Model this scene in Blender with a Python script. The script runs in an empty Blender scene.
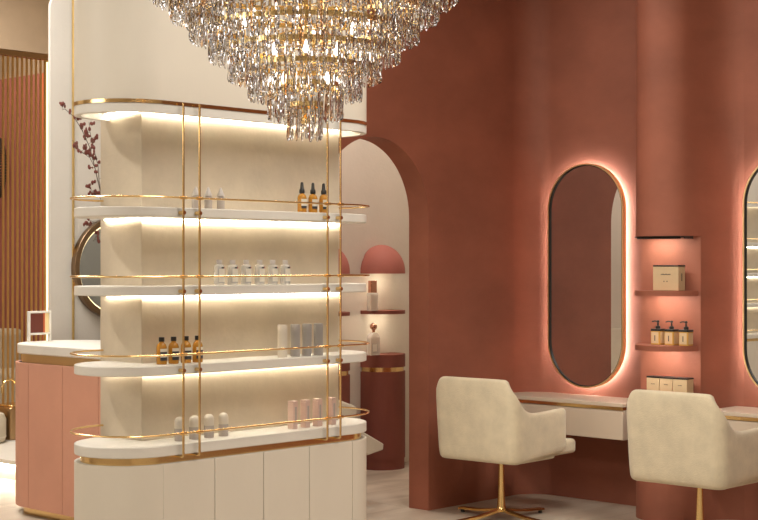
import bpy, bmesh, math, random
from mathutils import Vector, Matrix
random.seed(7)
PI = math.pi
C = bpy.context.scene.collection
SC = bpy.context.scene

# ------------------------------------------------------------------ materials
def new_mat(name):
    m = bpy.data.materials.new(name); m.use_nodes = True
    return m, m.node_tree, m.node_tree.nodes['Principled BSDF']

def plain(name, col, rough=.5, metal=0, trans=0, ior=1.45, spec=.5, coat=0):
    m, t, p = new_mat(name)
    p.inputs['Base Color'].default_value = (*col, 1)
    p.inputs['Roughness'].default_value = rough
    p.inputs['Metallic'].default_value = metal
    p.inputs['Transmission Weight'].default_value = trans
    p.inputs['IOR'].default_value = ior
    p.inputs['Specular IOR Level'].default_value = spec
    p.inputs['Coat Weight'].default_value = coat
    return m

def plaster(name, col, var=.12, scale=2.0, rough=.75, bump=.15, bscale=60, stretch=(1, 1, 1), spec=.3):
    m, t, p = new_mat(name)
    n = t.nodes; l = t.links
    tc = n.new('ShaderNodeTexCoord'); mp = n.new('ShaderNodeMapping')
    mp.inputs['Scale'].default_value = stretch
    l.new(tc.outputs['Object'], mp.inputs['Vector'])
    nz = n.new('ShaderNodeTexNoise'); nz.inputs['Scale'].default_value = scale
    nz.inputs['Detail'].default_value = 8; nz.inputs['Roughness'].default_value = .62
    l.new(mp.outputs[0], nz.inputs['Vector'])
    cr = n.new('ShaderNodeValToRGB')
    cr.color_ramp.elements[0].position = .3; cr.color_ramp.elements[1].position = .7
    cr.color_ramp.elements[0].color = (*[c * (1 - var) for c in col], 1)
    cr.color_ramp.elements[1].color = (*[min(1, c * (1 + var)) for c in col], 1)
    l.new(nz.outputs['Fac'], cr.inputs['Fac']); l.new(cr.outputs[0], p.inputs['Base Color'])
    n2 = n.new('ShaderNodeTexNoise'); n2.inputs['Scale'].default_value = bscale; n2.inputs['Detail'].default_value = 5
    l.new(mp.outputs[0], n2.inputs['Vector'])
    b = n.new('ShaderNodeBump'); b.inputs['Strength'].default_value = bump; b.inputs['Distance'].default_value = .01
    l.new(n2.outputs['Fac'], b.inputs['Height']); l.new(b.outputs[0], p.inputs['Normal'])
    p.inputs['Roughness'].default_value = rough
    p.inputs['Specular IOR Level'].default_value = spec
    return m

def emit(name, col, s):
    m = bpy.data.materials.new(name); m.use_nodes = True
    t = m.node_tree; t.nodes.clear()
    e = t.nodes.new('ShaderNodeEmission'); o = t.nodes.new('ShaderNodeOutputMaterial')
    e.inputs[0].default_value = (*col, 1); e.inputs[1].default_value = s
    t.links.new(e.outputs[0], o.inputs[0])
    return m

def s2l(r, g, b):
    f = lambda c: (c / 255 / 12.92) if c / 255 <= .04045 else ((c / 255 + .055) / 1.055) ** 2.4
    return (f(r), f(g), f(b))

RED = plaster('red_plaster', s2l(150, 91, 71), .16, 1.6, .62, .10, 45, (1, 1, 1.6), .35)
RED2 = plaster('red_plaster_dark', s2l(130, 74, 62), .08, 2, .6, .08, 50)
PINK = plaster('pink_lacquer', s2l(216, 160, 136), .05, 2.5, .5, .05, 50)
PINKW = plaster('pink_wall_paint', s2l(172, 106, 94), .05, 2, .7, .06, 50)
CREAM = plaster('cream_lacquer', s2l(228, 220, 204), .04, 1.5, .45, .03, 50, (1, 1, .5))
CREAMW = plaster('cream_wall_plaster', s2l(214, 206, 192), .06, 1.6, .75, .12, 45)
STONE = plaster('beige_plaster_panel', s2l(211, 197, 175), .13, 2.6, .7, .14, 38)
BEIGEW = plaster('brown_beige_plaster', s2l(196, 174, 148), .09, 1.8, .8, .15, 40)
PARTW = plaster('pale_grey_plaster', s2l(212, 206, 196), .05, 1.4, .75, .1, 45)
WHITE = plaster('white_stone', s2l(232, 228, 218), .05, 5, .4, .03, 60)
DESKM = plaster('desk_lacquer', s2l(206, 190, 170), .03, 3, .4, .02, 60)
CEIL = plaster('ceiling_paint', s2l(215, 205, 190), .03, 2, .85, .05, 40)
FABRIC = plaster('velvet_fabric', s2l(212, 200, 172), .10, 9, .95, .35, 170, (1, 1, 1), .15)
FABRIC.node_tree.nodes['Principled BSDF'].inputs['Sheen Weight'].default_value = .35
GOLD = plain('brushed_gold', (.90, .64, .30), .2, 1)
GOLDR = plain('satin_gold', (.95, .72, .38), .42, 1)
GOLDB = plain('bright_gold', (.95, .70, .32), .16, 1)
BRONZE = plain('bronze', (.46, .30, .16), .3, 1)
SLATM = plain('slat_gold', (.74, .48, .20), .34, 1)
BLACK = plain('black_plastic', (.012, .011, .011), .35)
MIRROR = plain('mirror_glass', (.86, .86, .86), .01, 1)
AMBER = plain('amber_glass', (.88, .42, .06), .08, 0, .55, 1.4)
AMBERL = plain('amber_serum', (.85, .5, .12), .1, 0, .3)
LABELW = plain('label_paper', s2l(226, 220, 205), .6)
LABELD = plain('label_print', (.03, .03, .035), .5)
LABELR = plain('label_red_mark', (.55, .09, .06), .5)
CLEAR = plain('clear_glass', (.93, .92, .88), .08, 0, 0, 1.45)
CLEAR.node_tree.nodes['Principled BSDF'].inputs['Alpha'].default_value = .38
FROST = plain('frosted_plastic', s2l(214, 206, 200), .35, 0, .1)
GREYT = plain('blue_grey_tube', s2l(162, 156, 150), .4)
CREAMT = plain('cream_tube', s2l(214, 204, 188), .4)
ROSET = plain('rose_carton', s2l(214, 184, 170), .5)
MAUVE = plain('mauve_glass', s2l(200, 188, 178), .25, 0, .15)
KRAFT = plaster('kraft_card', s2l(206, 182, 144), .04, 6, .7, .04, 90)
COPPER = plain('copper_cap', (.62, .32, .22), .25, 1)
LEAF = plain('dried_red_leaf', s2l(112, 58, 48), .7)
STEM = plain('branch_bark', s2l(78, 66, 50), .8)
CRYST = plain('cut_crystal', (.84, .84, .86), .0, 0, 1, 1.40)
CRYSTA = plain('amber_crystal', (.86, .62, .42), .0, 0, 1, 1.40)
SMOKE = plain('smoked_bead', (.10, .07, .06), .1, .4)
SOFA = plaster('cream_upholstery', s2l(205, 195, 175), .05, 6, .9, .2, 90)
DARKGAP = plain('shadow_gap', (.10, .07, .05), .7)
LED = emit('led_warm', (1.0, .90, .72), 30)
LEDC = emit('led_crown', (1.0, .91, .74), 34)
LEDM = emit('led_mirror', (1.0, .98, .95), 72)
LEDN = emit('led_niche', (1.0, .95, .84), 120)
LEDA = emit('led_alcove', (1.0, .86, .64), 60)
LEDY = emit('led_post', (1.0, .78, .42), 3.0)
BULB = emit('candle_bulb', (1.0, .92, .82), 5)

def floor_mat():
    m, t, p = new_mat('pale_marble_tiles')
    n = t.nodes; l = t.links
    tc = n.new('ShaderNodeTexCoord')
    br = n.new('ShaderNodeTexBrick'); br.inputs['Scale'].default_value = 1
    br.inputs['Brick Width'].default_value = 1.2; br.inputs['Row Height'].default_value = .6
    br.inputs['Mortar Size'].default_value = .003
    br.inputs['Color1'].default_value = (1, 1, 1, 1); br.inputs['Color2'].default_value = (.9, .9, .9, 1)
    br.inputs['Mortar'].default_value = (.6, .55, .5, 1)
    l.new(tc.outputs['Object'], br.inputs['Vector'])
    mp = n.new('ShaderNodeMapping'); mp.inputs['Scale'].default_value = (.7, 2.4, 1)
    l.new(tc.outputs['Object'], mp.inputs['Vector'])
    nz = n.new('ShaderNodeTexNoise'); nz.inputs['Scale'].default_value = 1.6
    nz.inputs['Detail'].default_value = 9; nz.inputs['Distortion'].default_value = 1.2
    l.new(mp.outputs[0], nz.inputs['Vector'])
    cr = n.new('ShaderNodeValToRGB')
    cr.color_ramp.elements[0].position = .35; cr.color_ramp.elements[1].position = .65
    cr.color_ramp.elements[0].color = (*s2l(176, 160, 142), 1)
    cr.color_ramp.elements[1].color = (*s2l(206, 192, 174), 1)
    l.new(nz.outputs['Fac'], cr.inputs['Fac'])
    mx = n.new('ShaderNodeMix'); mx.data_type = 'RGBA'; mx.blend_type = 'MULTIPLY'
    mx.inputs['Factor'].default_value = 1
    l.new(cr.outputs[0], mx.inputs['A']); l.new(br.outputs['Color'], mx.inputs['B'])
    l.new(mx.outputs['Result'], p.inputs['Base Color'])
    p.inputs['Roughness'].default_value = .32
    return m
FLOOR = floor_mat()

# ------------------------------------------------------------------ mesh helpers
def prism(bm, pts, z0, z1, mi=0):
    """solid with the plan outline pts between two heights"""
    a = [bm.verts.new((x, y, z0)) for x, y in pts]
    b = [bm.verts.new((x, y, z1)) for x, y in pts]
    n = len(pts); fs = []
    for i in range(n):
        j = (i + 1) % n
        fs.append(bm.faces.new((a[i], a[j], b[j], b[i])))
    fs.append(bm.faces.new(b)); fs.append(bm.faces.new(a[::-1]))
    for f in fs: f.material_index = mi
    return fs

def box(bm, x0, x1, y0, y1, z0, z1, mi=0):
    return prism(bm, [(x0, y0), (x1, y0), (x1, y1), (x0, y1)], z0, z1, mi)

def obox(bm, x0, x1, y0, y1, z0, z1, r=.01, mi=0, seg=4):
    return prism(bm, rrect(x0, x1, y0, y1, r, seg), z0, z1, mi)

def rrect(x0, x1, y0, y1, r, seg=10):
    out = []
    for cx, cy, a0 in ((x0 + r, y0 + r, PI), (x1 - r, y0 + r, 1.5 * PI), (x1 - r, y1 - r, 0), (x0 + r, y1 - r, .5 * PI)):
        for k in range(seg + 1):
            a = a0 + .5 * PI * k / seg
            out.append((cx + r * math.cos(a), cy + r * math.sin(a)))
    return out

def offset(path, d, closed=False):
    """offset a plan polyline to its left by d"""
    n = len(path); out = []
    for i in range(n):
        if closed:
            p, q = path[i - 1], path[(i + 1) % n]
        else:
            p, q = path[max(i - 1, 0)], path[min(i + 1, n - 1)]
        dx, dy = q[0] - p[0], q[1] - p[1]
        L = math.hypot(dx, dy) or 1
        out.append((path[i][0] - dy / L * d, path[i][1] + dx / L * d))
    return out

def ribbon(bm, path, th, z0, z1, mi=0):
    """strip of thickness th to the left of an open plan path"""
    in_ = offset(path, th)
    n = len(path)
    V = [[bm.verts.new((x, y, z)) for x, y in P] for P, z in ((path, z0), (in_, z0), (in_, z1), (path, z1))]
    for i in range(n - 1):
        for k in range(4):
            f = bm.faces.new((V[k][i], V[(k + 1) % 4][i], V[(k + 1) % 4][i + 1], V[k][i + 1])); f.material_index = mi
    bm.faces.new([V[k][0] for k in (3, 2, 1, 0)]).material_index = mi
    bm.faces.new([V[k][-1] for k in range(4)]).material_index = mi

def band(bm, outer, th, z0, z1, mi=0):
    """closed ring wall of thickness th inside a closed outline"""
    inn = offset(outer, th, True); n = len(outer)
    V = [[bm.verts.new((x, y, z)) for x, y in P] for P, z in ((outer, z0), (inn, z0), (inn, z1), (outer, z1))]
    for i in range(n):
        j = (i + 1) % n
        for k in range(4):
            f = bm.faces.new((V[k][i], V[(k + 1) % 4][i], V[(k + 1) % 4][j], V[k][j])); f.material_index = mi

def tube(bm, pts, r, seg=10, closed=False, mi=0, rr=None):
    pts = [Vector(p) for p in pts]; n = len(pts); rings = []
    up = Vector((0, 0, 1)); prev = None
    for i, p in enumerate(pts):
        a = pts[i - 1] if (i or closed) else p
        b = pts[(i + 1) % n] if (i < n - 1 or closed) else p
        t = (b - a).normalized()
        if prev is None:
            u = t.cross(up)
            if u.length < .1: u = t.cross(Vector((1, 0, 0)))
        else:
            u = prev - t * prev.dot(t)
        u.normalize(); prev = u; v = t.cross(u)
        R = rr[i] if rr else r
        rings.append([bm.verts.new(p + (u * math.cos(2 * PI * k / seg) + v * math.sin(2 * PI * k / seg)) * R) for k in range(seg)])
    m = n if closed else n - 1
    for i in range(m):
        A, B = rings[i], rings[(i + 1) % n]
        for k in range(seg):
            f = bm.faces.new((A[k], A[(k + 1) % seg], B[(k + 1) % seg], B[k])); f.material_index = mi
    if not closed:
        bm.faces.new(rings[0][::-1]).material_index = mi
        bm.faces.new(rings[-1]).material_index = mi

def lathe(bm, prof, c=(0, 0, 0), seg=24, mi=0):
    rings = []
    for r, z in prof:
        if r < 1e-5: rings.append([bm.verts.new((c[0], c[1], c[2] + z))])
        else: rings.append([bm.verts.new((c[0] + r * math.cos(2 * PI * k / seg), c[1] + r * math.sin(2 * PI * k / seg), c[2] + z)) for k in range(seg)])
    for A, B in zip(rings, rings[1:]):
        for k in range(seg):
            k2 = (k + 1) % seg
            if len(A) == 1 and len(B) == 1: continue
            if len(A) == 1: f = bm.faces.new((A[0], B[k2], B[k]))
            elif len(B) == 1: f = bm.faces.new((A[k], A[k2], B[0]))
            else: f = bm.faces.new((A[k], A[k2], B[k2], B[k]))
            f.material_index = mi
    if len(rings[0]) > 1: bm.faces.new(rings[0][::-1]).material_index = mi
    if len(rings[-1]) > 1: bm.faces.new(rings[-1]).material_index = mi

def sphere(bm, c, r, sx=1, sy=1, sz=1, mi=0, u=14, v=8):
    prof = [(r * math.sin(PI * k / v), -r * math.cos(PI * k / v)) for k in range(v + 1)]
    n0 = len(bm.verts); bm.verts.ensure_lookup_table()
    lathe(bm, prof, (0, 0, 0), u, mi)
    bm.verts.ensure_lookup_table()
    for w in bm.verts[n0:]:
        w.co = Vector((w.co.x * sx + c[0], w.co.y * sy + c[1], w.co.z * sz + c[2]))

def wloc(o):
    v = Vector((0, 0, 0))
    while o: v += o.location; o = o.parent
    return v

def obj(name, bm, mats, parent=None, world=False, bevel=0, bseg=2, ang=35):
    """link a bmesh as ONE object; world=True means its vertices are in room coordinates"""
    bmesh.ops.recalc_face_normals(bm, faces=bm.faces)
    if world and parent:
        o0 = wloc(parent)
        for v in bm.verts: v.co -= o0
    for f in bm.faces: f.smooth = True
    for e in bm.edges:
        if len(e.link_faces) == 2 and e.calc_face_angle(0) > math.radians(ang): e.smooth = False
    me = bpy.data.meshes.new(name); bm.to_mesh(me); bm.free()
    if not isinstance(mats, (list, tuple)): mats = [mats]
    for m in mats: me.materials.append(m)
    o = bpy.data.objects.new(name, me); C.objects.link(o)
    if parent: o.parent = parent
    if bevel:
        b = o.modifiers.new('Bevel', 'BEVEL'); b.width = bevel; b.segments = bseg; b.limit_method = 'ANGLE'
        b.angle_limit = math.radians(40); b.harden_normals = False
        for f in me.polygons: pass
    return o

def tag(o, label=None, cat=None, group=None, kind=None):
    if label: o['label'] = label
    if cat: o['category'] = cat
    if group: o['group'] = group
    if kind: o['kind'] = kind
    return o

def thing(name, label, cat, loc=(0, 0, 0), rz=0, group=None):
    o = bpy.data.objects.new(name, None); C.objects.link(o)
    o.empty_display_size = .05
    o.location = loc; o.rotation_euler = (0, 0, rz)
    return tag(o, label, cat, group)

def struct(name, bm, m, **k):
    o = obj(name, bm, m, **k); o['kind'] = 'structure'; return o

def dup(root, loc, rz=0, label=None, group=None):
    r = root.copy(); C.objects.link(r); r.location = loc; r.rotation_euler = (0, 0, rz)
    if label: r['label'] = label
    if group: r['group'] = group
    for ch in list(root.children):
        c = ch.copy(); C.objects.link(c); c.parent = r
        for g in list(ch.children):
            d = g.copy(); C.objects.link(d); d.parent = c
    return r

B = bmesh.new

# ------------------------------------------------------------------ camera
F = 1478.0; HZ = 265.0
FW = Vector((.7245, .6892)); RT = Vector((.6892, -.7245))
cam = bpy.data.cameras.new('camera'); co = bpy.data.objects.new('camera', cam); C.objects.link(co)
co.location = (0, 0, 1.6)
co.rotation_euler = (PI / 2, 0, math.atan2(.6892, .7245) - PI / 2)
cam.sensor_fit = 'HORIZONTAL'; cam.sensor_width = 36; cam.lens = 36 * F / 758
cam.shift_y = (HZ - 260) / 758
cam.clip_end = 60
SC.camera = co

def onY(px, Y):            # the X where the sight line of column px meets the plane Y
    u = (px - 379) / F
    return Y / (FW.y + u * RT.y) * (FW.x + u * RT.x)
def onX(px, X):
    u = (px - 379) / F
    return X / (FW.x + u * RT.x) * (FW.y + u * RT.y)
def zz(py, X, Y):
    return 1.6 + (HZ - py) * (FW.x * X + FW.y * Y) / F

H = 4.2                       # ceiling height
# ------------------------------------------------------------------ the setting
bm = B(); box(bm, -2, 9.6, -2, 14.2, -.1, 0); struct('floor', bm, FLOOR)
bm = B(); box(bm, -2, 9.6, -2, 14.2, H, H + .1); struct('ceiling', bm, CEIL)
bm = B(); box(bm, -2.1, -2, -2, 14.2, 0, H); struct('wall_left', bm, CREAMW)
bm = B(); box(bm, -2, 9.6, -2.1, -2, 0, H); struct('wall_rear', bm, CREAMW)
bm = B(); box(bm, -2, 9.6, 14.0, 14.2, 0, H); struct('wall_far', bm, BEIGEW)

# red wall with the arched opening
AX, AR, AZ = 6.700, .496, 1.908
pts = [(6.0, 0), (AX - AR, 0), (AX - AR, AZ)]
pts += [(AX - AR * math.cos(PI * k / 48), AZ + AR * math.sin(PI * k / 48)) for k in range(1, 48)]
pts += [(AX + AR, AZ), (AX + AR, 0), (8.08, 0), (8.08, H), (6.0, H)]
bm = B()
YF, YB = 6.40, 6.572
a = [bm.verts.new((x, YF, z)) for x, z in pts]; b = [bm.verts.new((x, YB, z)) for x, z in pts]
n = len(pts)
for i in range(n):
    j = (i + 1) % n
    bm.faces.new((a[i], a[j], b[j], b[i]))
bm.faces.new(a); bm.faces.new(b[::-1])
struct('wall_arch', bm, RED)

# red wall behind the desks, rounded into the arch wall
WX = 8.28
bm = B()
arc = [(8.08 + .2 * math.sin(.5 * PI * k / 14), 6.2 + .2 * math.cos(.5 * PI * k / 14)) for k in range(15)]
prism(bm, arc + [(WX, -2), (8.5, -2), (8.5, YB), (8.08, YB)], 0, H)
struct('wall_right', bm, RED)

# round column against the wall; between ledge and soffit only its rear half stands, leaving a niche
NCX, NC, NR = 8.063, 5.13, .207
NZ0, NZ1 = .762, 1.781
def disc(r, xmin=-9, xmax=8.2795):
    return [(min(xmax, max(xmin, NCX + r * math.cos(2 * PI * k / 56))), NC + r * math.sin(2 * PI * k / 56)) for k in range(56)]
def halfdisc(r, front=True):
    a0 = .5 * PI if front else -.5 * PI
    return [(min(8.2795, NCX + r * math.cos(a0 + PI * k / 28)), NC + r * math.sin(a0 + PI * k / 28)) for k in range(29)]
def bez(p0, p1, p2, p3, n=14):
    out = []
    for k in range(n + 1):
        t = k / n; a, b, c, d = (1 - t) ** 3, 3 * t * (1 - t) ** 2, 3 * t * t * (1 - t), t ** 3
        out.append((a * p0[0] + b * p1[0] + c * p2[0] + d * p3[0], a * p0[1] + b * p1[1] + c * p2[1] + d * p3[1]))
    return out
lowf = bez((7.95, .1734), (8.02, .219), (8.262, .250), (8.2795, .41))      # the column flares softly into the wall
upf = bez((7.95, .1734), (8.02, .215), (8.22, .225), (8.2795, .34))
a0 = math.acos((7.95 - NCX) / NR)
front = [(NCX + NR * math.cos(a0 + (2 * PI - 2 * a0) * k / 36), NC + NR * math.sin(a0 + (2 * PI - 2 * a0) * k / 36)) for k in range(1, 36)]
def colplan(xcut=None):
    p = [(x, NC + d) for x, d in upf[::-1]] + (front if xcut is None else []) + [(x, NC - d) for x, d in lowf]
    if xcut: p = [q for q in p if q[0] >= xcut]
    return p
bm = B(); prism(bm, colplan(), NZ1, H); prism(bm, colplan(), 0, NZ0); prism(bm, colplan(8.06), NZ0, NZ1)
struct('wall_column', bm, RED)

# room behind the arch
bm = B(); prism(bm, [(6.0, 6.572), (6.1, 6.572), (6.1, 7.42), (7.3, 8.12), (7.3, 8.24), (6.0, 7.48)], 0, H); struct('wall_alcove_left', bm, CREAMW)
bm = B(); box(bm, 7.3, 9.4, 8.10, 8.25, 0, H); struct('wall_alcove_back', bm, CREAMW)
bm = B(); box(bm, 9.3, 9.4, 6.3, 8.15, 0, H); box(bm, 8.5, 9.3, 6.3, YB, 0, H); struct('wall_alcove_right', bm, CREAMW)

# pale partition with a gold reveal strip, far left
bm = B()
px0 = 5.778; zt = 3.48; r = .12
pp = [(px0, 0), (7.3, 0), (7.3, zt)] + [(px0 + r - r * math.sin(.5 * PI * k / 8), zt - r + r * math.cos(.5 * PI * k / 8)) for k in range(9)]
for k, Yk in ((0, 8.60), (1, 8.625)):
    vs = [bm.verts.new((x, Yk, z)) for x, z in pp]
    if k == 0: va = vs
    else: vb = vs
for i in range(len(pp)):
    j = (i + 1) % len(pp); bm.faces.new((va[i], va[j], vb[j], vb[i]))
bm.faces.new(va); bm.faces.new(vb[::-1])
struct('wall_partition', bm, PARTW)
bm = B(); box(bm, 5.952, 5.966, 8.588, 8.5995, 1.0, 3.47); struct('trim_1', bm, GOLDB)

# raised platform with lit riser, bulkhead and walls at the far left
bm = B(); box(bm, 6.1, 8.4, 9.0, 13.9, .0, .118); box(bm, 6.06, 8.4, 8.96, 13.9, .118, .15); struct('floor_platform', bm, WHITE)
bm = B(); box(bm, 6.075, 6.09, 9.0, 13.9, .112, .1175); struct('trim_2', bm, LEDA)
bm = B(); box(bm, 4.6, 8.3, 11.16, 11.3, 3.47, H); struct('wall_bulkhead', bm, BEIGEW)
bm = B(); box(bm, 8.45, 8.6, 8.9, 14, 0, H); struct('wall_lounge', bm, BEIGEW)
bm = B(); box(bm, 8.3, 8.345, 12.5, 13.9, .15, 3.5); struct('wall_pink', bm, PINKW)
bm = B(); box(bm, 8.3, 8.335, 12.47, 12.499, .15, 3.5); struct('wall_edge_glow', bm, plain('painted_edge_glow', s2l(226, 120, 80), .5))  # lamp glow on the pink wall's end, painted as an orange strip

# ------------------------------------------------------------------ display shelf unit
R0 = .23; SX0, SX1 = 3.584, 5.16; SY0, SY1 = 4.86, 5.32
def stad(g=0, seg=16): return rrect(SX0 - g, SX1 + g, SY0 - g, SY1 + g, R0 + g - 1e-4, seg)
U = thing('display_shelf', 'tall cream display shelving unit with rounded ends, lit shelves and gold rods', 'display shelf', (4.36, 5.09, 0))
BX0, BX1, BY0, BY1 = 3.858, 5.042, 5.064, 5.36
bm = B(); box(bm, BX0, BX1, BY0, BY1, .85, 2.36); obj('back_panel', bm, STONE, U, True, .004)
# crown up to the ceiling
bm = B(); prism(bm, stad(), 2.281, H - .001); prism(bm, stad(-.004), 2.266, 2.2815)
cr = obj('crown', bm, CREAM, U, True)
bm = B(); band(bm, stad(), .03, 2.229, 2.266); prism(bm, stad(-.03), 2.258, 2.2665)
obj('crown_lip', bm, WHITE, U, True)
bm = B(); band(bm, stad(.003), .012, 2.266, 2.281); obj('gold_trim', bm, GOLD, U, True)
SH = [1.840, 1.512, 1.182]
for z in SH:
    bm = B(); prism(bm, stad(), z - .040, z); s = obj('shelf', bm, WHITE, U, True, .004)
    s['label'] = {1.840: 'highest shelf', 1.512: 'middle shelf', 1.182: 'lowest shelf'}[z]
bm = B(); prism(bm, stad(), .806, .851); obj('countertop', bm, WHITE, U, True, .006)
def led_path(g):   # around the visible faces of the back panel
    return [(BX0 - g, BY1 - .05), (BX0 - g, BY0 - g), (BX1 + g, BY0 - g), (BX1 + g, BY1 - .05)]
for z in [2.258] + [q - .040 for q in SH]:
    bm = B(); ribbon(bm, led_path(.001 if z < 2.2 else .001), -.012, z - .007, z - .001)
    obj('light_strip', bm, LEDC if z > 2.2 else LED, U, True)
# recessed gold band and cabinet with doors
bm = B(); prism(bm, stad(-.025), .770, .806); obj('recessed_gold_band', bm, GOLD, U, True)
bm = B(); prism(bm, stad(-.018), .0, .772); obj('cabinet_body', bm, DARKGAP, U, True)
cx0, cx1 = SX0 + R0, SX1 - R0
nd = 4; dw = (cx1 - cx0) / nd; gp = .002
for side, (ys, yt) in (('front', (SY0, SY0 + .018)), ('rear', (SY1 - .018, SY1))):
    for k in range(nd):
        bm = B(); box(bm, cx0 + k * dw + gp, cx0 + (k + 1) * dw - gp, ys, yt, .03, .775)
        obj('door', bm, CREAM, U, True, .0015, 1)
cy = (SY0 + SY1) / 2
for cx, a0 in ((cx0, .5 * PI), (cx1, -.5 * PI)):
    path = [(cx + R0 * math.cos(a0 + PI * k / 32), cy + R0 * math.sin(a0 + PI * k / 32)) for k in range(33)]
    bm = B(); ribbon(bm, path, .018, .03, .775); p = obj('curved_end_panel', bm, CREAM, U, True)
bm = B(); prism(bm, stad(-.0175), .7715, .7750); obj('cabinet_top_edge', bm, CREAM, U, True)
# rails
G = .024
RZ = [1.8805, 1.551, 1.227, .898]
for z in RZ:
    yb = cy + R0 + G
    pth = [(BX0 + .003, yb - .006, z), (cx0, yb, z)]
    pth += [(cx0 + .012 + (R0 + G) * math.cos(a), cy + (R0 + G) * math.sin(a), z) for a in [PI / 2 + PI * k / 24 for k in range(1, 24)]]
    pth += [(cx0, cy - R0 - G, z), (cx1, cy - R0 - G, z)]
    pth += [(cx1 - .018 + (R0 + G) * math.cos(a), cy + (R0 + G) * math.sin(a), z) for a in [-PI / 2 + PI * k / 24 for k in range(1, 24)]]
    pth += [(cx1, yb, z)]
    bm = B(); tube(bm, pth, .0042, 8); obj('gallery_rail', bm, GOLD, U, True)
RY = cy - R0 - G + .0
for px in (183.4, 199.6, 327.5, 340.5):
    x = onY(px, RY)
    bm = B(); tube(bm, [(x, SY0 + .03, .800), (x, RY + .006, .800), (x, RY, .806), (x, RY, 2.276)], .0050, 10)
    rod = obj('rod', bm, GOLD, U, True)
    for z in RZ:
        bm = B(); tube(bm, [(x - .016, RY, z), (x + .016, RY, z)], .0072, 10)
        obj('rail_clip', bm, GOLD, rod, True)
    for z in SH:
        bm = B(); tube(bm, [(x, RY - .008, z - .022), (x, SY0 + .002, z - .022)], .0085, 10)
        obj('shelf_knob', bm, GOLD, rod, True)

dup(U, (2.05, 8.3, 0), 0, 'second lit cream display unit, seen only as the reflection in the right mirror')

# ------------------------------------------------------------------ bottles and cartons on the display
def at_row(px, Y, z): return (onY(px, Y), Y, z)

def amber_dropper():
    t = thing('dropper_bottle', 'x', 'bottle')
    bm = B(); lathe(bm, [(.0195, 0), (.0212, .003), (.0212, .068), (.017, .080), (.009, .086), (.009, .090)], seg=20); obj('glass_body', bm, AMBER, t)
    bm = B(); ribbon(bm, [(.0217 * math.cos(a), .0217 * math.sin(a)) for a in [math.radians(-142 + 100 * k / 12) for k in range(13)]], .0004, .030, .062); obj('label_band', bm, LABELW, t)
    bm = B(); ribbon(bm, [(.0220 * math.cos(a), .0220 * math.sin(a)) for a in [math.radians(-142 + 100 * k / 12) for k in range(13)]], .0004, .018, .030); ribbon(bm, [(.0221 * math.cos(a), .0221 * math.sin(a)) for a in [math.radians(-142 + 100 * k / 12) for k in range(13)]], .0004, .040, .047); obj('printed_stripe', bm, LABELD, t)
    bm = B(); lathe(bm, [(.0125, .088), (.0125, .104), (.0085, .110), (.0065, .135), (.0045, .139), (0, .140)], seg=16); obj('dropper_cap', bm, BLACK, t)
    return t
def amber_round():
    t = thing('amber_bottle', 'x', 'bottle')
    bm = B(); lathe(bm, [(.0205, 0), (.0222, .003), (.0222, .072), (.018, .084), (.010, .092), (.010, .097)], seg=20); obj('glass_body', bm, AMBER, t)
    bm = B(); ribbon(bm, [(.0227 * math.cos(a), .0227 * math.sin(a)) for a in [math.radians(-142 + 100 * k / 12) for k in range(13)]], .0004, .020, .066); obj('label_band', bm, LABELW, t)
    bm = B(); ribbon(bm, [(.0231 * math.cos(a), .0231 * math.sin(a)) for a in [math.radians(-142 + 100 * k / 12) for k in range(13)]], .0004, .016, .030); ribbon(bm, [(.0231 * math.cos(a), .0231 * math.sin(a)) for a in [math.radians(-142 + 100 * k / 12) for k in range(13)]], .0004, .044, .053); obj('printed_stripe', bm, LABELD, t)
    bm = B(); lathe(bm, [(.0115, .096), (.012, .097), (.012, .113), (.011, .114)], seg=18); obj('screw_cap', bm, BLACK, t)
    return t
def clear_cone():
    t = thing('pointed_cap_bottle', 'x', 'bottle')
    bm = B(); lathe(bm, [(.015, 0), (.0165, .003), (.0165, .048), (.012, .056), (.012, .058)], seg=18); obj('glass_body', bm, MAUVE, t)
    bm = B(); lathe(bm, [(.0165, .0575), (.0165, .062), (.009, .080), (.003, .095), (0, .097)], seg=18); obj('pointed_cap', bm, FROST, t)
    return t
def clear_label():
    t = thing('clear_bottle', 'x', 'bottle')
    bm = B(); lathe(bm, [(.0215, 0), (.0228, .003), (.0228, .082), (.019, .088), (.010, .091)], seg=22); obj('glass_body', bm, CLEAR, t)
    bm = B(); lathe(bm, [(.0190, .006), (.0190, .080)], seg=20); obj('lotion', bm, CREAMT, t)
    path = [(.0232 * math.cos(a), .0232 * math.sin(a)) for a in [math.radians(-132 + 110 * k / 12) for k in range(13)]]
    bm = B(); ribbon(bm, path, .0006, .014, .072); obj('paper_label', bm, LABELW, t)
    path = [(.0236 * math.cos(a), .0236 * math.sin(a)) for a in [math.radians(-105 + 36 * k / 6) for k in range(7)]]
    bm = B(); ribbon(bm, path, .0005, .072, .079); obj('printed_mark', bm, LABELD, t)
    path = [(.0236 * math.cos(a), .0236 * math.sin(a)) for a in [math.radians(-68 + 16 * k / 4) for k in range(5)]]
    bm = B(); ribbon(bm, path, .0005, .072, .079); obj('red_mark', bm, LABELR, t)
    bm = B(); lathe(bm, [(.0115, .091), (.0125, .0925), (.0125, .108), (.0115, .110), (0, .110)], seg=18); obj('screw_cap', bm, FROST, t)
    return t
def tube_bottle(m):
    t = thing('cylinder_bottle', 'x', 'bottle')
    bm = B(); lathe(bm, [(.0205, 0), (.022, .002), (.022, .112)], seg=22); obj('body', bm, m, t)
    bm = B(); lathe(bm, [(.0215, .112), (.0222, .1125), (.0222, .143), (.0205, .147), (0, .147)], seg=22); obj('cap', bm, m, t)
    return t
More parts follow.
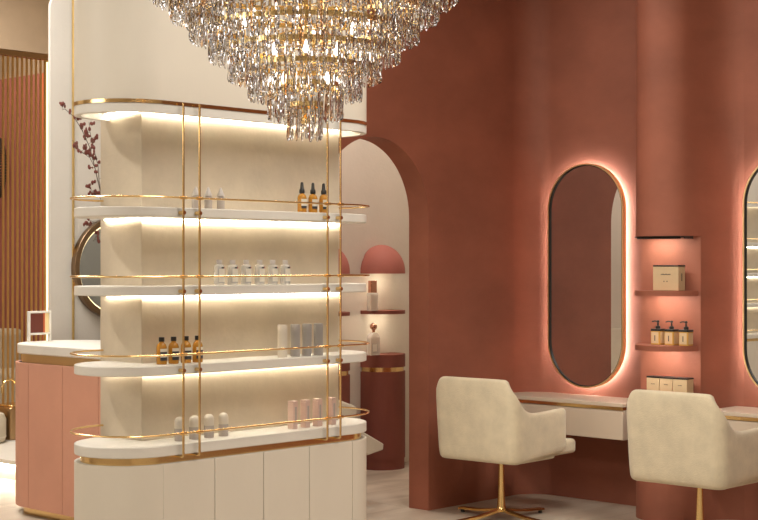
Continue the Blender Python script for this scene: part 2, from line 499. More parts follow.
def capsule():
    t = thing('domed_bottle', 'x', 'bottle')
    bm = B(); lathe(bm, [(.0205, 0), (.0215, .002), (.0215, .052)], seg=22); obj('body', bm, MAUVE, t)
    bm = B(); lathe(bm, [(.0215, .0525), (.022, .054), (.022, .082), (.019, .093), (.011, .100), (0, .102)], seg=22); obj('domed_cap', bm, CREAMT, t)
    return t
def carton():
    t = thing('tall_carton', 'x', 'carton')
    bm = B(); obox(bm, -.017, .017, -.017, .017, 0, .118, .003); obj('box_body', bm, ROSET, t, False, .0015, 1)
    bm = B(); obox(bm, -.0168, .0168, -.0168, .0168, .1185, .127, .003); obj('lid', bm, ROSET, t, False, .0015, 1)
    bm = B(); box(bm, -.006, .006, -.0182, -.0171, .03, .10); obj('paper_label', bm, MAUVE, t)
    return t

def place_row(make, pxs, Y, z, labels, group, rz=0, remake=None):
    first = None
    for i, px in enumerate(pxs):
        loc = at_row(px, Y, z)
        if first is None or (remake and remake.get(i)):
            o = (remake[i]() if remake and remake.get(i) else make()); o.location = loc; o.rotation_euler = (0, 0, rz)
            o['label'] = labels[i]; o['group'] = group
            if first is None or remake: first = o
        else:
            dup(first, loc, rz, labels[i], group)

zt0, zm0, zl0, zc0 = SH[0] + .0005, SH[1] + .0005, SH[2] + .0005, .8515
place_row(clear_cone, [195.7, 208.3, 220.8], 4.935, zt0,
    ['pale bottle with pointed cap, just behind the second gold rod on the highest shelf',
     'pale bottle with pointed cap, middle of three on the highest shelf',
     'pale bottle with pointed cap, rightmost of three on the highest shelf'], 'pointed cap bottles on the highest shelf')
place_row(amber_dropper, [302.0, 312.9, 323.6], 4.925, zt0,
    ['amber bottle with black dropper, left of three on the highest shelf',
     'amber bottle with black dropper, middle of three on the highest shelf',
     'amber bottle with black dropper, right of three beside the gold rod'], 'amber dropper bottles on the highest shelf')
place_row(clear_label, [219.3, 232.6, 246.2, 259.6, 272.6, 285.3], 4.915, zm0,
    ['clear bottle with white paper label on the middle shelf, ' + w for w in
     ('leftmost of six', 'second from the left', 'third from the left', 'fourth from the left', 'fifth from the left', 'rightmost of six')],
    'clear labelled bottles on the middle shelf')
place_row(amber_round, [161.6, 173.6, 186.0, 197.6], 4.945, zl0,
    ['amber bottle with black screw cap on the lowest shelf, leftmost of four',
     'amber bottle with black screw cap, second from the left on the lowest shelf',
     'amber bottle with black screw cap standing behind the leftmost gold rod',
     'amber bottle with black screw cap standing behind the second gold rod, rightmost of four'],
    'amber screw cap bottles on the lowest shelf')
place_row(lambda: tube_bottle(CREAMT), [282.4, 295.2, 306.9, 318.4], 4.925, zl0,
    ['cream cylindrical bottle at the left end of four tall cylinders',
     'blue grey cylindrical bottle next to the cream one on the lowest shelf',
     'blue grey cylindrical bottle, third of four tall cylinders on the lowest shelf',
     'blue grey cylindrical bottle nearest the right pair of gold rods'],
    'tall cylindrical bottles on the lowest shelf', 0, {1: lambda: tube_bottle(GREYT)})
place_row(capsule, [179.6, 194.3, 208.9, 223.4], 4.955, zc0,
    ['domed white bottle on the countertop, leftmost of four behind the first gold rod',
     'domed white bottle on the countertop between the two left gold rods',
     'domed white bottle on the countertop, third from the left',
     'domed white bottle on the countertop, rightmost of four'], 'domed bottles on the countertop')
place_row(carton, [292.8, 305.3, 317.4, 331.3], 4.945, zc0,
    ['slim rose pink carton on the countertop, leftmost of four',
     'slim rose pink carton on the countertop, second from the left',
     'slim rose pink carton on the countertop, just left of the right gold rods',
     'slim rose pink carton on the countertop, between the right pair of gold rods'], 'rose pink cartons on the countertop', .15)

# ------------------------------------------------------------------ chandelier
CH = Vector((3.45, 3.6275)); K = 5 / F
T = thing('crystal_chandelier', 'large tiered crystal chandelier with gold rings hanging from the ceiling', 'chandelier', (CH.x, CH.y, 2.0))
LEN = .112
def crystal_mesh(bm, M, L=LEN, w=.0087, tw=0.0):
    lev = [(0, .25), (.10, .95), (.34, 1.0), (.58, .92), (.84, 1.0), (.95, .7), (1, .12)]
    n = 4; rings = []
    for i, (t, s) in enumerate(lev):
        ring = []
        for k in range(n):
            a = 2 * PI * k / n + tw + t * .9
            rad = w * s * (1.0 if k % 2 else .55)
            ring.append(bm.verts.new(M @ Vector((rad * math.cos(a), rad * math.sin(a), -t * L))))
        rings.append(ring)
    for A, Bv in zip(rings, rings[1:]):
        for k in range(n): bm.faces.new((A[k], A[(k + 1) % n], Bv[(k + 1) % n], Bv[k]))
    bm.faces.new(rings[0]); bm.faces.new(rings[-1][::-1])
def flat_mesh(name, bm, mats):
    bmesh.ops.recalc_face_normals(bm, faces=bm.faces)
    me = bpy.data.meshes.new(name); bm.to_mesh(me); bm.free()
    for m in mats: me.materials.append(m)
    return me
tiers = []
ys = [140, 120.6, 101, 83, 63, 42.5, 22, 3, -17]
spots = []
for t, y in enumerate(ys):
    r = 19.3 * (t + 1) * K - .008; zb = 1.6 + (HZ - y) * K
    tiers.append((r, zb + LEN))
    n = max(8, int(2 * PI * r / .0255))
    for k in range(n):
        a = 2 * PI * (k + random.uniform(-.12, .12)) / n + t
        spots.append((r, a, zb + LEN + random.uniform(-.004, .003), 0))
    if t:
        n2 = max(6, int(2 * PI * (r - .03) / .075))
        for k in range(n2):
            a = 2 * PI * (k + random.uniform(-.2, .2)) / n2
            spots.append((r - .032, a, zb + LEN - .004 + random.uniform(-.006, .006), 1))
def camdist(s):
    p = Vector((CH.x + s[0] * math.cos(s[1]), CH.y + s[0] * math.sin(s[1]), s[2] - LEN / 2))
    d = FW.x * p.x + FW.y * p.y; y = HZ - (p.z - 1.6) * F / d
    return (p - Vector((0, 0, 1.6))).length + (100 if y < 6 else 0)
spots.sort(key=camdist)
bmc = B(); crystal_mesh(bmc, Matrix.Identity(4)); mc = flat_mesh('crystal', bmc, [CRYST])
bmc = B(); crystal_mesh(bmc, Matrix.Identity(4)); ma = flat_mesh('crystal', bmc, [CRYSTA])
rest = B(); resta = B()
for i, (r, a, z, kk) in enumerate(spots):
    loc = Vector((r * math.cos(a), r * math.sin(a), z - 2.0))
    rot = Matrix.Rotation(random.uniform(0, 6), 4, 'Z') @ Matrix.Rotation(random.uniform(-.05, .05), 4, 'X')
    if i < 100:
        o = bpy.data.objects.new('crystal', mc if random.random() > .08 else ma); C.objects.link(o); o.parent = T
        o.location = loc; o.rotation_euler = rot.to_euler()
    else:
        crystal_mesh(rest if random.random() > .08 else resta, Matrix.Translation(loc) @ rot)
bm = rest
na = len(rest.faces)
me = flat_mesh('crystal_curtain', rest, [CRYST, CRYSTA])
bb = B(); bb.from_mesh(me); 
me2 = flat_mesh('tmp', resta, [CRYSTA]); n0 = len(bb.faces); bb.from_mesh(me2); bb.faces.ensure_lookup_table()
for f in bb.faces[n0:]: f.material_index = 1
bb.to_mesh(me); bb.free(); bpy.data.meshes.remove(me2)
o = bpy.data.objects.new('crystal_curtain', me); C.objects.link(o); o.parent = T; o['kind'] = 'stuff'
for r, zt_ in tiers:
    bm = B()
    ring = [((r) * math.cos(2 * PI * k / 48), (r) * math.sin(2 * PI * k / 48)) for k in range(48)]
    band(bm, ring, .004, zt_ - 2.0 - .002, zt_ - 2.0 + .015)
    for k in range(6):
        a = PI * k / 3 + .3
        tube(bm, [(.006 * math.cos(a), .006 * math.sin(a), zt_ - 2.0 + .01), ((r - .004) * math.cos(a), (r - .004) * math.sin(a), zt_ - 2.0 + .006)], .003, 6)
    obj('gold_ring', bm, GOLDB, T)
bm = B(); tube(bm, [(0, 0, .10), (0, 0, H - 2.0 - .03)], .011, 12); lathe(bm, [(0, 0.07), (.02, .085), (.012, .11)], seg=14); obj('stem', bm, GOLDB, T)
bm = B(); lathe(bm, [(.02, H - 2.06), (.09, H - 2.03), (.10, H - 2.001)], seg=28); obj('ceiling_rose', bm, GOLDB, T)
for (rr, zc, nb) in ((.12, .30, 6), (.21, .40, 8), (.12, .20, 5)):
    for k in range(nb):
        a = 2 * PI * k / nb + rr * 7
        bm = B(); x, y = rr * math.cos(a), rr * math.sin(a)
        lathe(bm, [(.007, -.03), (.007, 0)], (x, y, zc), 10)
        holder = obj('bulb_holder', bm, GOLDB, T)
        bm = B(); lathe(bm, [(.005, 0), (.011, .012), (.010, .022), (.003, .042), (0, .046)], (x, y, zc), 10)
        obj('bulb', bm, BULB, holder)

# ------------------------------------------------------------------ vanity mirrors
def mirror(px_l, lab, X=8.235):
    w = .622; y1 = onX(px_l, X); yc = y1 - w / 2
    h = 1.522; zb = .766; r = w / 2
    t = thing('vanity_mirror', lab, 'mirror', (WX, yc, zb), 0, 'pill shaped wall mirrors')
    def pill(g):
        rr = r - g; out = []
        for k in range(33): a = PI * k / 32; out.append((rr * math.cos(a), h - r + rr * math.sin(a)))
        for k in range(33): a = PI + PI * k / 32; out.append((rr * math.cos(a), r + rr * math.sin(a)))
        return out
    def pband(g0, g1, xa, xb):
        bm = B(); P = [pill(g0), pill(g1)]
        V = [[bm.verts.new((x, p[0], p[1])) for p in P[i]] for i, x in ((0, xa), (1, xa), (1, xb), (0, xb))]
        n = len(P[0])
        for i in range(n):
            j = (i + 1) % n
            for k in range(4): bm.faces.new((V[k][i], V[(k + 1) % 4][i], V[(k + 1) % 4][j], V[k][j]))
        return bm
    def pslab(g, xa, xb):
        bm = B(); P = pill(g)
        a = [bm.verts.new((xa, *p)) for p in P]; b = [bm.verts.new((xb, *p)) for p in P]
        for i in range(len(P)): j = (i + 1) % len(P); bm.faces.new((a[i], a[j], b[j], b[i]))
        bm.faces.new(a); bm.faces.new(b[::-1]); return bm
    x0 = X - WX                     # front of the frame
    obj('frame', pband(0, .010, x0 - .022, x0 + .018), GOLDR, t)
    obj('inner_rim', pband(.010, .0150, x0 - .018, x0 + .010), BLACK, t)
    obj('mirror_glass', pslab(.0135, x0 - .006, x0 + .012), MIRROR, t)
    obj('backing_box', pslab(.075, x0 + .012, -.0005), RED2, t)
    obj('light_strip', pband(.030, .045, x0 + .0125, x0 + .020), LEDM, t)
    return t
mirror(549.4, 'tall pill shaped backlit mirror above the left desk, left of the lit niche')
mirror(744.4, 'tall pill shaped backlit mirror cut by the right edge of the photo')

# ------------------------------------------------------------------ desks
def desk(y0, y1, lab, corner=False):
    t = thing('vanity_desk', lab, 'desk', (8.1, (y0 + y1) / 2, 0), 0, 'wall hung vanity desks')
    DX = 7.905
    def plan(dx, dy):
        if corner:
            return [(DX + dx, y0 + dy), (WX - .001, y0 + dy)] + [(p[0] - .001, p[1] - .001) for p in arc[::-1]] + [(DX + dx, 6.399)]
        return [(DX + dx, y0 + dy), (WX - .001, y0 + dy), (WX - .001, y1 - dy), (DX + dx, y1 - dy)]
    bm = B(); prism(bm, plan(0, 0), .690, .714); obj('desktop', bm, DESKM, t, True, .003)
    bm = B(); prism(bm, plan(.015, .012), .668, .690); obj('recessed_gold_band', bm, GOLD, t, True)
    bm = B(); prism(bm, plan(.022, .006), .478, .668); obj('drawer_box', bm, DESKM, t, True, .002)
    ym = 6.39 if corner else y1
    bm = B(); box(bm, DX, DX + .020, y0 + .002, ym - .002, .480, .662); obj('drawer_front', bm, DESKM, t, True, .003)
    return t
desk(5.372, 6.4, 'wall hung cream vanity desk under the left mirror, beside the left chair', True)
desk(3.85, 4.775, 'wall hung cream vanity desk under the right mirror, partly behind the right chair')

# ------------------------------------------------------------------ swivel tub chairs
def tub_chair(lab):
    t = thing('swivel_chair', lab, 'chair', (0, 0, 0), 0, 'swivel tub chairs at the vanity desks')
    W = .315; XB = -.285; XF = .285; RC = .075
    path = [(XF, W)]
    for k in range(1, 13): path.append((XF + (XB + RC - XF) * k / 13, W))
    for k in range(9): a = .5 * PI + .5 * PI * k / 8; path.append((XB + RC + RC * math.cos(a), W - RC + RC * math.sin(a)))
    for k in range(1, 8): path.append((XB, W - RC - (2 * (W - RC)) * k / 8))
    path += [(x, -y) for x, y in path[:22][::-1]]
    def sm(a, b, x):
        q = max(0, min(1, (x - a) / (b - a))); return q * q * (3 - 2 * q)
    def top(x, y):
        base = .905 - .212 * (.35 * max(0, min(1, (x + .272) / .20)) + .65 * sm(-.285, -.045, x))
        return base + .006 * sm(0, .25, x)
    import itertools
    S_ = [0.0]
    for p_, q_ in zip(path, path[1:]): S_.append(S_[-1] + math.hypot(q_[0] - p_[0], q_[1] - p_[1]))
    sA = S_[21]
    th = .055
    nrm = []
    n = len(path)
    for i in range(n):
        p, q = path[max(i - 1, 0)], path[min(i + 1, n - 1)]
        dx, dy = q[0] - p[0], q[1] - p[1]; L = math.hypot(dx, dy); nrm.append((-dy / L, dx / L))
    bm = B(); rings = []
    for i, (x, y) in enumerate(path):
        sd_ = max(0, sA - min(S_[i], S_[-1] - S_[i]))        # distance forward from the start of the rear corner
        g_ = .84 * min(1, sd_ / .155) if sd_ < .155 else .84 + .16 * math.sin(.5 * PI * min(1, (sd_ - .155) / .11))
        zt = .905 - .215 * g_ + .008 * sm(-.02, .25, x)
        zb = .385 + .030 * sm(-.25, .25, x)
        nx, ny = nrm[i]                      # points outward? path runs +Y side to back to -Y side -> left is inward
        def P(d, z, lean=1):
            s = (z - .38) / .5
            lx = -.030 * s * (1 if x < -.15 else max(0, (-x) / .15) if x < 0 else 0)
            sc = 1 + .035 * (s - .3) * (1 if x < 0 else .3)
            return bm.verts.new((x + nx * d + lx, (y + ny * d) * sc, z))
        end = .012 if i in (0, n - 1) else 0
        rings.append([P(.030 + end, zb), P(.008 + end, zb + .010), P(end, zb + .04), P(end, (zb + zt) / 2), P(end, zt - .022), P(.006 + end, zt - .006), P(.018 + end, zt),
                      P(th - .018 - end, zt), P(th - .006 - end, zt - .006), P(th - end, zt - .022), P(th - end, (zt + .42) / 2), P(th - end, .43), P(th - end, zb)])
    m = len(rings[0])
    for A, Bq in zip(rings, rings[1:]):
        for k in range(m): bm.faces.new((A[k], A[(k + 1) % m], Bq[(k + 1) % m], Bq[k]))
    bm.faces.new(rings[0]); bm.faces.new(rings[-1][::-1])
    sh = obj('shell', bm, FABRIC, t, ang=75)
    sd = sh.modifiers.new('Subdivision', 'SUBSURF'); sd.levels = 1; sd.render_levels = 1
    bm = B(); obox(bm, XB + .03, XF - .07, -W + .03, W - .03, .386, .425, .06, 0, 6); obj('seat_base', bm, FABRIC, t, False, .012)
    bm = B(); obox(bm, XB + .05, XF + .205, -W + th + .004, W - th - .004, .392, .482, .05, 0, 6)
    obj('seat_cushion', bm, FABRIC, t, False, .022, 4)
    bm = B(); lathe(bm, [(.06, .384), (.06, .376), (.016, .368), (.0185, .30), (.0215, .18), (.027, .085), (.030, .066), (.034, .060), (.034, .046)], seg=20)
    obj('pedestal', bm, GOLDB, t)
    for k in range(4):
        a = PI / 2 * k - .16
        M = Matrix.Rotation(a, 4, 'Z')
        bm = B(); L = .375; w0, w1 = .027, .024
        st = [(.015, .052, .066), (.10, .038, .053), (.20, .026, .040), (L - .02, .019, .033), (L, .018, .031)]
        rg = []
        for j, (d, za, zb_) in enumerate(st):
            w = w0 + (w1 - w0) * d / L
            rg.append([bm.verts.new(M @ Vector(c)) for c in ((d, -w, za), (d, w, za), (d, w * .8, zb_), (d, -w * .8, zb_))])
        for A, Bq in zip(rg, rg[1:]):
            for q in range(4): bm.faces.new((A[q], A[(q + 1) % 4], Bq[(q + 1) % 4], Bq[q]))
        bm.faces.new(rg[0][::-1]); bm.faces.new(rg[-1])
        leg = obj('leg', bm, GOLDB, t, False, .002, 1)
        bm = B(); c = M @ Vector((L - .022, 0, 0)); lathe(bm, [(.013, 0), (.014, .006), (.010, .020)], (c.x, c.y, 0), 14); obj('foot_glide', bm, BLACK, leg)
    return t
c1 = tub_chair('cream fabric swivel tub chair fully in view, at the left desk')
c1.location = (7.285, 5.865, 0); c1.rotation_euler = (0, 0, math.radians(3))
dup(c1, (7.28, 4.43, 0), math.radians(0), 'cream fabric swivel tub chair at the right desk, cut by the right edge')

# ------------------------------------------------------------------ niche shelves and products
for z, lab in ((1.439, 'curved red wall shelf in the niche carrying the single large carton'),
               (1.096, 'curved red wall shelf in the niche carrying the three pump bottles')):
    t = thing('niche_shelf', lab, 'wall shelf', (8.0, NC, z), 0, 'curved shelves in the niche')
    hd = [(x - .001, y) for x, y in halfdisc(.2115)]
    bm = B(); prism(bm, hd, z - .020, z); ribbon(bm, hd, .016, z - .033, z - .0195); obj('board', bm, RED, t, True)
    bm = B(); box(bm, 7.925, 7.940, NC - .12, NC + .12, z - .026, z - .0202); obj('light_strip', bm, LEDN, t, True)
t = thing('niche_downlight', 'slim light bar under the column at the top of the niche', 'light', (7.98, NC, 1.775))
bm = B(); box(bm, 7.945, 8.050, NC - .18, NC + .18, 1.773, 1.7805); box(bm, 7.940, 7.946, NC - .16, NC + .16, 1.764, 1.7805); box(bm, 7.946, 8.05, NC - .185, NC - .18, 1.764, 1.7805); obj('housing', bm, BLACK, t, True)
bm = B(); box(bm, 7.955, 7.970, NC - .08, NC + .14, 1.7695, 1.7728); obj('light_strip', bm, LEDN, t, True)

def gift_box(px0, px1, X, z, hgt, depth, lab, cat='box', group=None, name='lidded_box'):
    ya, yb = onX(px0, X), onX(px1, X)         # ya > yb
    t = thing(name, lab, cat, (X + depth / 2, (ya + yb) / 2, z), 0, group)
    d = depth / 2; w = abs(ya - yb) / 2
    bm = B(); box(bm, -d, d, -w, w, .0005, hgt); obj('carton', bm, KRAFT, t, False, .0012, 1)
    bm = B(); box(bm, -d - .001, d + .001, -w - .001, w + .001, hgt + .0002, hgt + .010); obj('lid', bm, BLACK, t, False, .001, 1)
    bm = B()
    if w > .07:
        for k in range(9): box(bm, -d - .0016, -d - .0010, .034 - k * .008 - .0055, .034 - k * .008, hgt * .655, hgt * .655 + (.007 if k % 3 else .005))
        for k in (-1, 1): box(bm, -d - .0016, -d - .0010, k * .011 - .003, k * .011 + .003, hgt * .36, hgt * .41)
        box(bm, -.004, .004, -w - .0016, -w - .0010, hgt * .4, hgt * .72)
    else:
        for k in range(5): box(bm, -d - .0016, -d - .0010, .012 - k * .006 - .004, .012 - k * .006, hgt * .68, hgt * .68 + .004)
    obj('printed_lettering', bm, LABELD, t)
gift_box(653.0, 678.3, 7.968, 1.4395, .150, .078, 'large kraft carton with black lid on the upper niche shelf')
for a_, b_, lab in ((646.6, 658.8, 'small kraft carton with black lid at niche bottom, leftmost of three'),
                    (659.6, 672.0, 'small kraft carton with black lid at niche bottom, middle of three'),
                    (672.6, 686.8, 'small kraft carton with black lid at niche bottom, rightmost of three')):
    gift_box(a_, b_, 7.962, .7625, .124, .078, lab, 'box', 'small cartons at the bottom of the niche')

def pump_bottle():
    t = thing('pump_bottle', 'x', 'bottle')
    bm = B(); obox(bm, -.034, .034, -.034, .034, 0, .086, .008); obj('glass_body', bm, AMBERL, t, False, .003)
    bm = B(); box(bm, -.0352, -.0343, -.026, .026, .010, .080); box(bm, -.026, .026, -.0352, -.0343, .010, .080); obj('paper_label', bm, KRAFT, t)
    bm = B(); box(bm, -.0358, -.0353, -.003, .003, .025, .060); obj('printed_mark', bm, LABELD, t)
    bm = B(); obox(bm, -.035, .035, -.035, .035, .0865, .100, .008); obj('collar', bm, BLACK, t, False, .002)
    bm = B(); lathe(bm, [(.014, .100), (.016, .104), (.016, .116), (.006, .121), (.005, .140), (.009, .142), (.010, .150), (.004, .154), (0, .154)], seg=14)
    tube(bm, [(0, 0, .147), (-.012, .018, .149), (-.018, .032, .144)], .004, 8); obj('pump', bm, BLACK, t)
    return t
pb = pump_bottle()
for i, (px, lab) in enumerate(((657.9, 'square amber pump bottle on the lower niche shelf, leftmost of three'),
                               (671.6, 'square amber pump bottle on the lower niche shelf, middle of three'),
                               (686.0, 'square amber pump bottle on the lower niche shelf, rightmost of three'))):
    X = 8.0; loc = (X, onX(px, X), 1.0965)
    if i == 0:
        pb.location = loc; pb['label'] = lab; pb['group'] = 'pump bottles in the niche'; first = pb
    else:
        dup(first, loc, 0, lab)

# ------------------------------------------------------------------ pieces in the room behind the arch
def lip(cx, cy, r):
    return [(cx + r * math.cos(a), cy + r * math.sin(a)) for a in [math.radians(162 + 216 * k / 30) for k in range(31)]]
def alcove_unit(px, where):
    cy_ = 8.04; cx = onY(px, cy_); r = .188; back = 8.0995
    def circ(rr): return [(cx + rr * math.cos(2 * PI * k / 40), min(back, cy_ + rr * math.sin(2 * PI * k / 40))) for k in range(40)]
    g = 'round wall cabinets seen through the arch'
    t = thing('round_cabinet', 'dark red round cabinet, ' + where, 'cabinet', (cx, cy_, 0), 0, g)
    bm = B(); prism(bm, circ(r - .006), .0005, .085); obj('plinth', bm, RED2, t, True)
    bm = B(); prism(bm, circ(r), .085, .765); obj('cabinet_body', bm, RED2, t, True)
    bm = B(); prism(bm, circ(r - .012), .765, .80); obj('gold_band', bm, GOLD, t, True)
    bm = B(); prism(bm, circ(r), .80, .90); obj('cabinet_top', bm, RED2, t, True)
    s = thing('round_shelf', 'thin red half round shelf, ' + where, 'wall shelf', (cx, cy_, 1.23), 0, 'half round shelves behind the arch')
    bm = B(); prism(bm, circ(r), 1.228, 1.243); ribbon(bm, lip(cx, cy_, r), .012, 1.216, 1.2285); obj('board', bm, RED2, s, True)
    bm = B(); box(bm, cx - .115, cx + .115, 7.945, 7.960, 1.222, 1.2275); obj('light_strip', bm, LEDA, s, True)
    h = thing('domed_hood', 'red dome hood, ' + where, 'wall hood', (cx, cy_, 1.545), 0, 'dome hoods behind the arch')
    bm = B(); rings = []
    for k in range(13):
        a = .5 * PI * k / 12; rr = r * math.cos(a)
        z = 1.545 + .215 * math.sin(a)
        rings.append([bm.verts.new((x, y, z)) for x, y in circ(max(rr, .001))])
    for A, Bq in zip(rings, rings[1:]):
        for k in range(40): bm.faces.new((A[k], A[(k + 1) % 40], Bq[(k + 1) % 40], Bq[k]))
    bm.faces.new(rings[0][::-1]); bm.faces.new(rings[-1])
    ribbon(bm, lip(cx, cy_, r), .012, 1.533, 1.5455)
    obj('dome', bm, PINKW, h, True, ang=60)
    bm = B(); box(bm, cx - .115, cx + .115, 7.945, 7.960, 1.539, 1.5445); obj('light_strip', bm, LEDA, h, True)
    return cx
CXR = alcove_unit(381.5, 'right one of two behind the arch')
alcove_unit(325.3, 'left one of two, mostly hidden by the display shelf')
# perfume bottles
xb = onY(372.5, 7.95)
t = thing('perfume_bottle', 'square clear perfume bottle with copper cap on the round shelf behind the arch', 'bottle', (xb, 7.95, 1.2435))
bm = B(); obox(bm, -.045, .045, -.022, .022, 0, .14, .008); obj('glass_body', bm, CLEAR, t, False, .004)
bm = B(); obox(bm, -.037, .037, -.015, .015, .008, .12, .006); obj('liquid', bm, KRAFT, t, False, .003)
bm = B(); obox(bm, -.034, .034, -.018, .018, .141, .235, .006); obj('cap', bm, COPPER, t, False, .003)
xb = onY(373.5, 7.93)
t = thing('perfume_flask', 'round shouldered perfume flask with ball stopper on the round red cabinet', 'bottle', (xb, 7.93, .9005))
bm = B()
pts = [(-.052, 0), (.052, 0)] + [(.052 * math.cos(PI * k / 16), .125 + .052 * math.sin(PI * k / 16)) for k in range(17)]
a = [bm.verts.new((x, -.022, z)) for x, z in pts]; b = [bm.verts.new((x, .022, z)) for x, z in pts]
for i in range(len(pts)): j = (i + 1) % len(pts); bm.faces.new((a[i], a[j], b[j], b[i]))
bm.faces.new(a); bm.faces.new(b[::-1]); obj('glass_body', bm, CLEAR, t, False, .004)
bm = B(); obox(bm, -.042, .042, -.015, .015, .008, .14, .006); obj('liquid', bm, KRAFT, t, False, .003)
bm = B(); box(bm, -.03, .015, -.0245, -.0222, .03, .085); obj('paper_label', bm, LABELW, t)
bm = B(); lathe(bm, [(.012, .1775), (.012, .195)], seg=14); sphere(bm, (0, 0, .222), .029); obj('ball_stopper', bm, COPPER, t)

# reclining salon lounge behind the display
t = thing('wash_lounge', 'cream reclining salon lounge behind the display shelf, its slanted foot end showing', 'lounge', (6.95, 7.02, 0))
def slab(sec, Ya, Yb):
    bm = B(); a = [bm.verts.new((x, Ya, z)) for x, z in sec]; b = [bm.verts.new((x, Yb, z)) for x, z in sec]
    for i in range(len(sec)): j = (i + 1) % len(sec); bm.faces.new((a[i], a[j], b[j], b[i]))
    bm.faces.new(a); bm.faces.new(b[::-1]); return bm
obj('seat', slab([(6.30, .74), (6.82, .724), (7.0, .660), (7.0, .58), (6.8, .55), (6.30, .56)], 6.85, 7.33), SOFA, t, True, .02, 3)
obj('backrest', slab([(6.24, .70), (6.12, 1.05), (6.20, 1.08), (6.34, .73)], 6.85, 7.33), SOFA, t, True, .02, 3)
obj('foot_rest', slab([(6.93, .56), (7.05, .492), (7.25, .393), (7.245, .352), (7.10, .33), (6.90, .44)], 6.85, 7.33), SOFA, t, True, .008, 2)
bm = B(); box(bm, 6.45, 6.85, 6.97, 7.21, .0, .555); obj('pedestal', bm, BRONZE, t, True, .01)

# ------------------------------------------------------------------ reception island
IX0, IX1, IY0, IY1, IR = 5.27, 5.95, 7.0, 8.45, .30
t = thing('reception_island', 'pink curved reception island with white stone top and gold bands', 'counter', (5.6, 7.7, 0))
bm = B(); prism(bm, rrect(IX0 + .02, IX1 - .02, IY0 + .02, IY1 - .02, IR - .02), .05, .972); obj('carcass', bm, DARKGAP, t, True)
bm = B(); prism(bm, rrect(IX0 + .05, IX1 - .05, IY0 + .05, IY1 - .05, IR - .05), .0, .0495); obj('gold_plinth', bm, GOLD, t, True)
bm = B(); prism(bm, rrect(IX0 + .04, IX1 - .04, IY0 + .04, IY1 - .04, IR - .04), .9725, 1.03); obj('gold_band', bm, GOLDR, t, True)
bm = B(); prism(bm, rrect(IX0 + .012, IX1 - .012, IY0 + .012, IY1 - .012, IR - .012, 16), 1.03, 1.094); obj('stone_top', bm, WHITE, t, True, .008)
# panels wrap the outline; seams fall at even steps
ol = rrect(IX0, IX1, IY0, IY1, IR, 12)
def walk(outline, start, length, per=.03):
    L = []; n = len(outline); acc = 0
    for i in range(n):
        p, q = outline[i], outline[(i + 1) % n]; L.append(math.hypot(q[0] - p[0], q[1] - p[1]))
    tot = sum(L)
    def pt(s):
        s %= tot; i = 0
        while s > L[i]: s -= L[i]; i += 1
        p, q = outline[i], outline[(i + 1) % n]; f = s / L[i] if L[i] else 0
        return (p[0] + (q[0] - p[0]) * f, p[1] + (q[1] - p[1]) * f)
    m = max(2, int(length / per))
    return [pt(start + length * k / m) for k in range(m + 1)], tot
_, tot = walk(ol, 0, .1)
# outline runs anticlockwise from (IX0, IY0+IR); its last side comes down the -X face from IY1 to IY0
off0 = tot - (8.09 - (IY0 + IR)); npan = 10; step = tot / npan
for k in range(npan):
    pth, _ = walk(ol, off0 + k * step + .002, step - .004)
    bm = B(); ribbon(bm, pth, .02, .055, .975); obj('curved_panel', bm, PINK, t, True)

# square framed panel on the island
t = thing('tabletop_frame', 'small square pale framed panel standing on the reception island', 'frame', (5.55, 8.36, 1.0942))
x0, x1 = onY(27.8, 8.36) - 5.55, onY(50.5, 8.36) - 5.55; z0, z1 = .045, .202
bm = B(); box(bm, x0, x0 + .014, -.012, .012, .0, z1); box(bm, x1 - .014, x1, -.012, .012, .0, z1)
box(bm, x0 + .014, x1 - .014, -.012, .012, z1 - .014, z1); box(bm, x0 + .014, x1 - .014, -.012, .012, z0, z0 + .014)
obj('frame', bm, WHITE, t, False, .002, 1)
bm = B(); xm = x0 + (x1 - x0) * .66
box(bm, x0 + .014, xm, -.004, .004, z0 + .014, z1 - .014, 0); box(bm, xm, xm + .014, -.004, .004, z0 + .014, z1 - .014, 1)
box(bm, xm + .014, x1 - .014, -.004, .004, z0 + .014, z1 - .014, 2)
obj('striped_panel', bm, [plain('painted_view_wine', s2l(112, 56, 44), .4), plain('painted_view_orange', s2l(206, 104, 60), .4), plain('painted_view_cream', s2l(250, 226, 170), .4)], t)  # background image seen in the pane, painted on as flat stripes

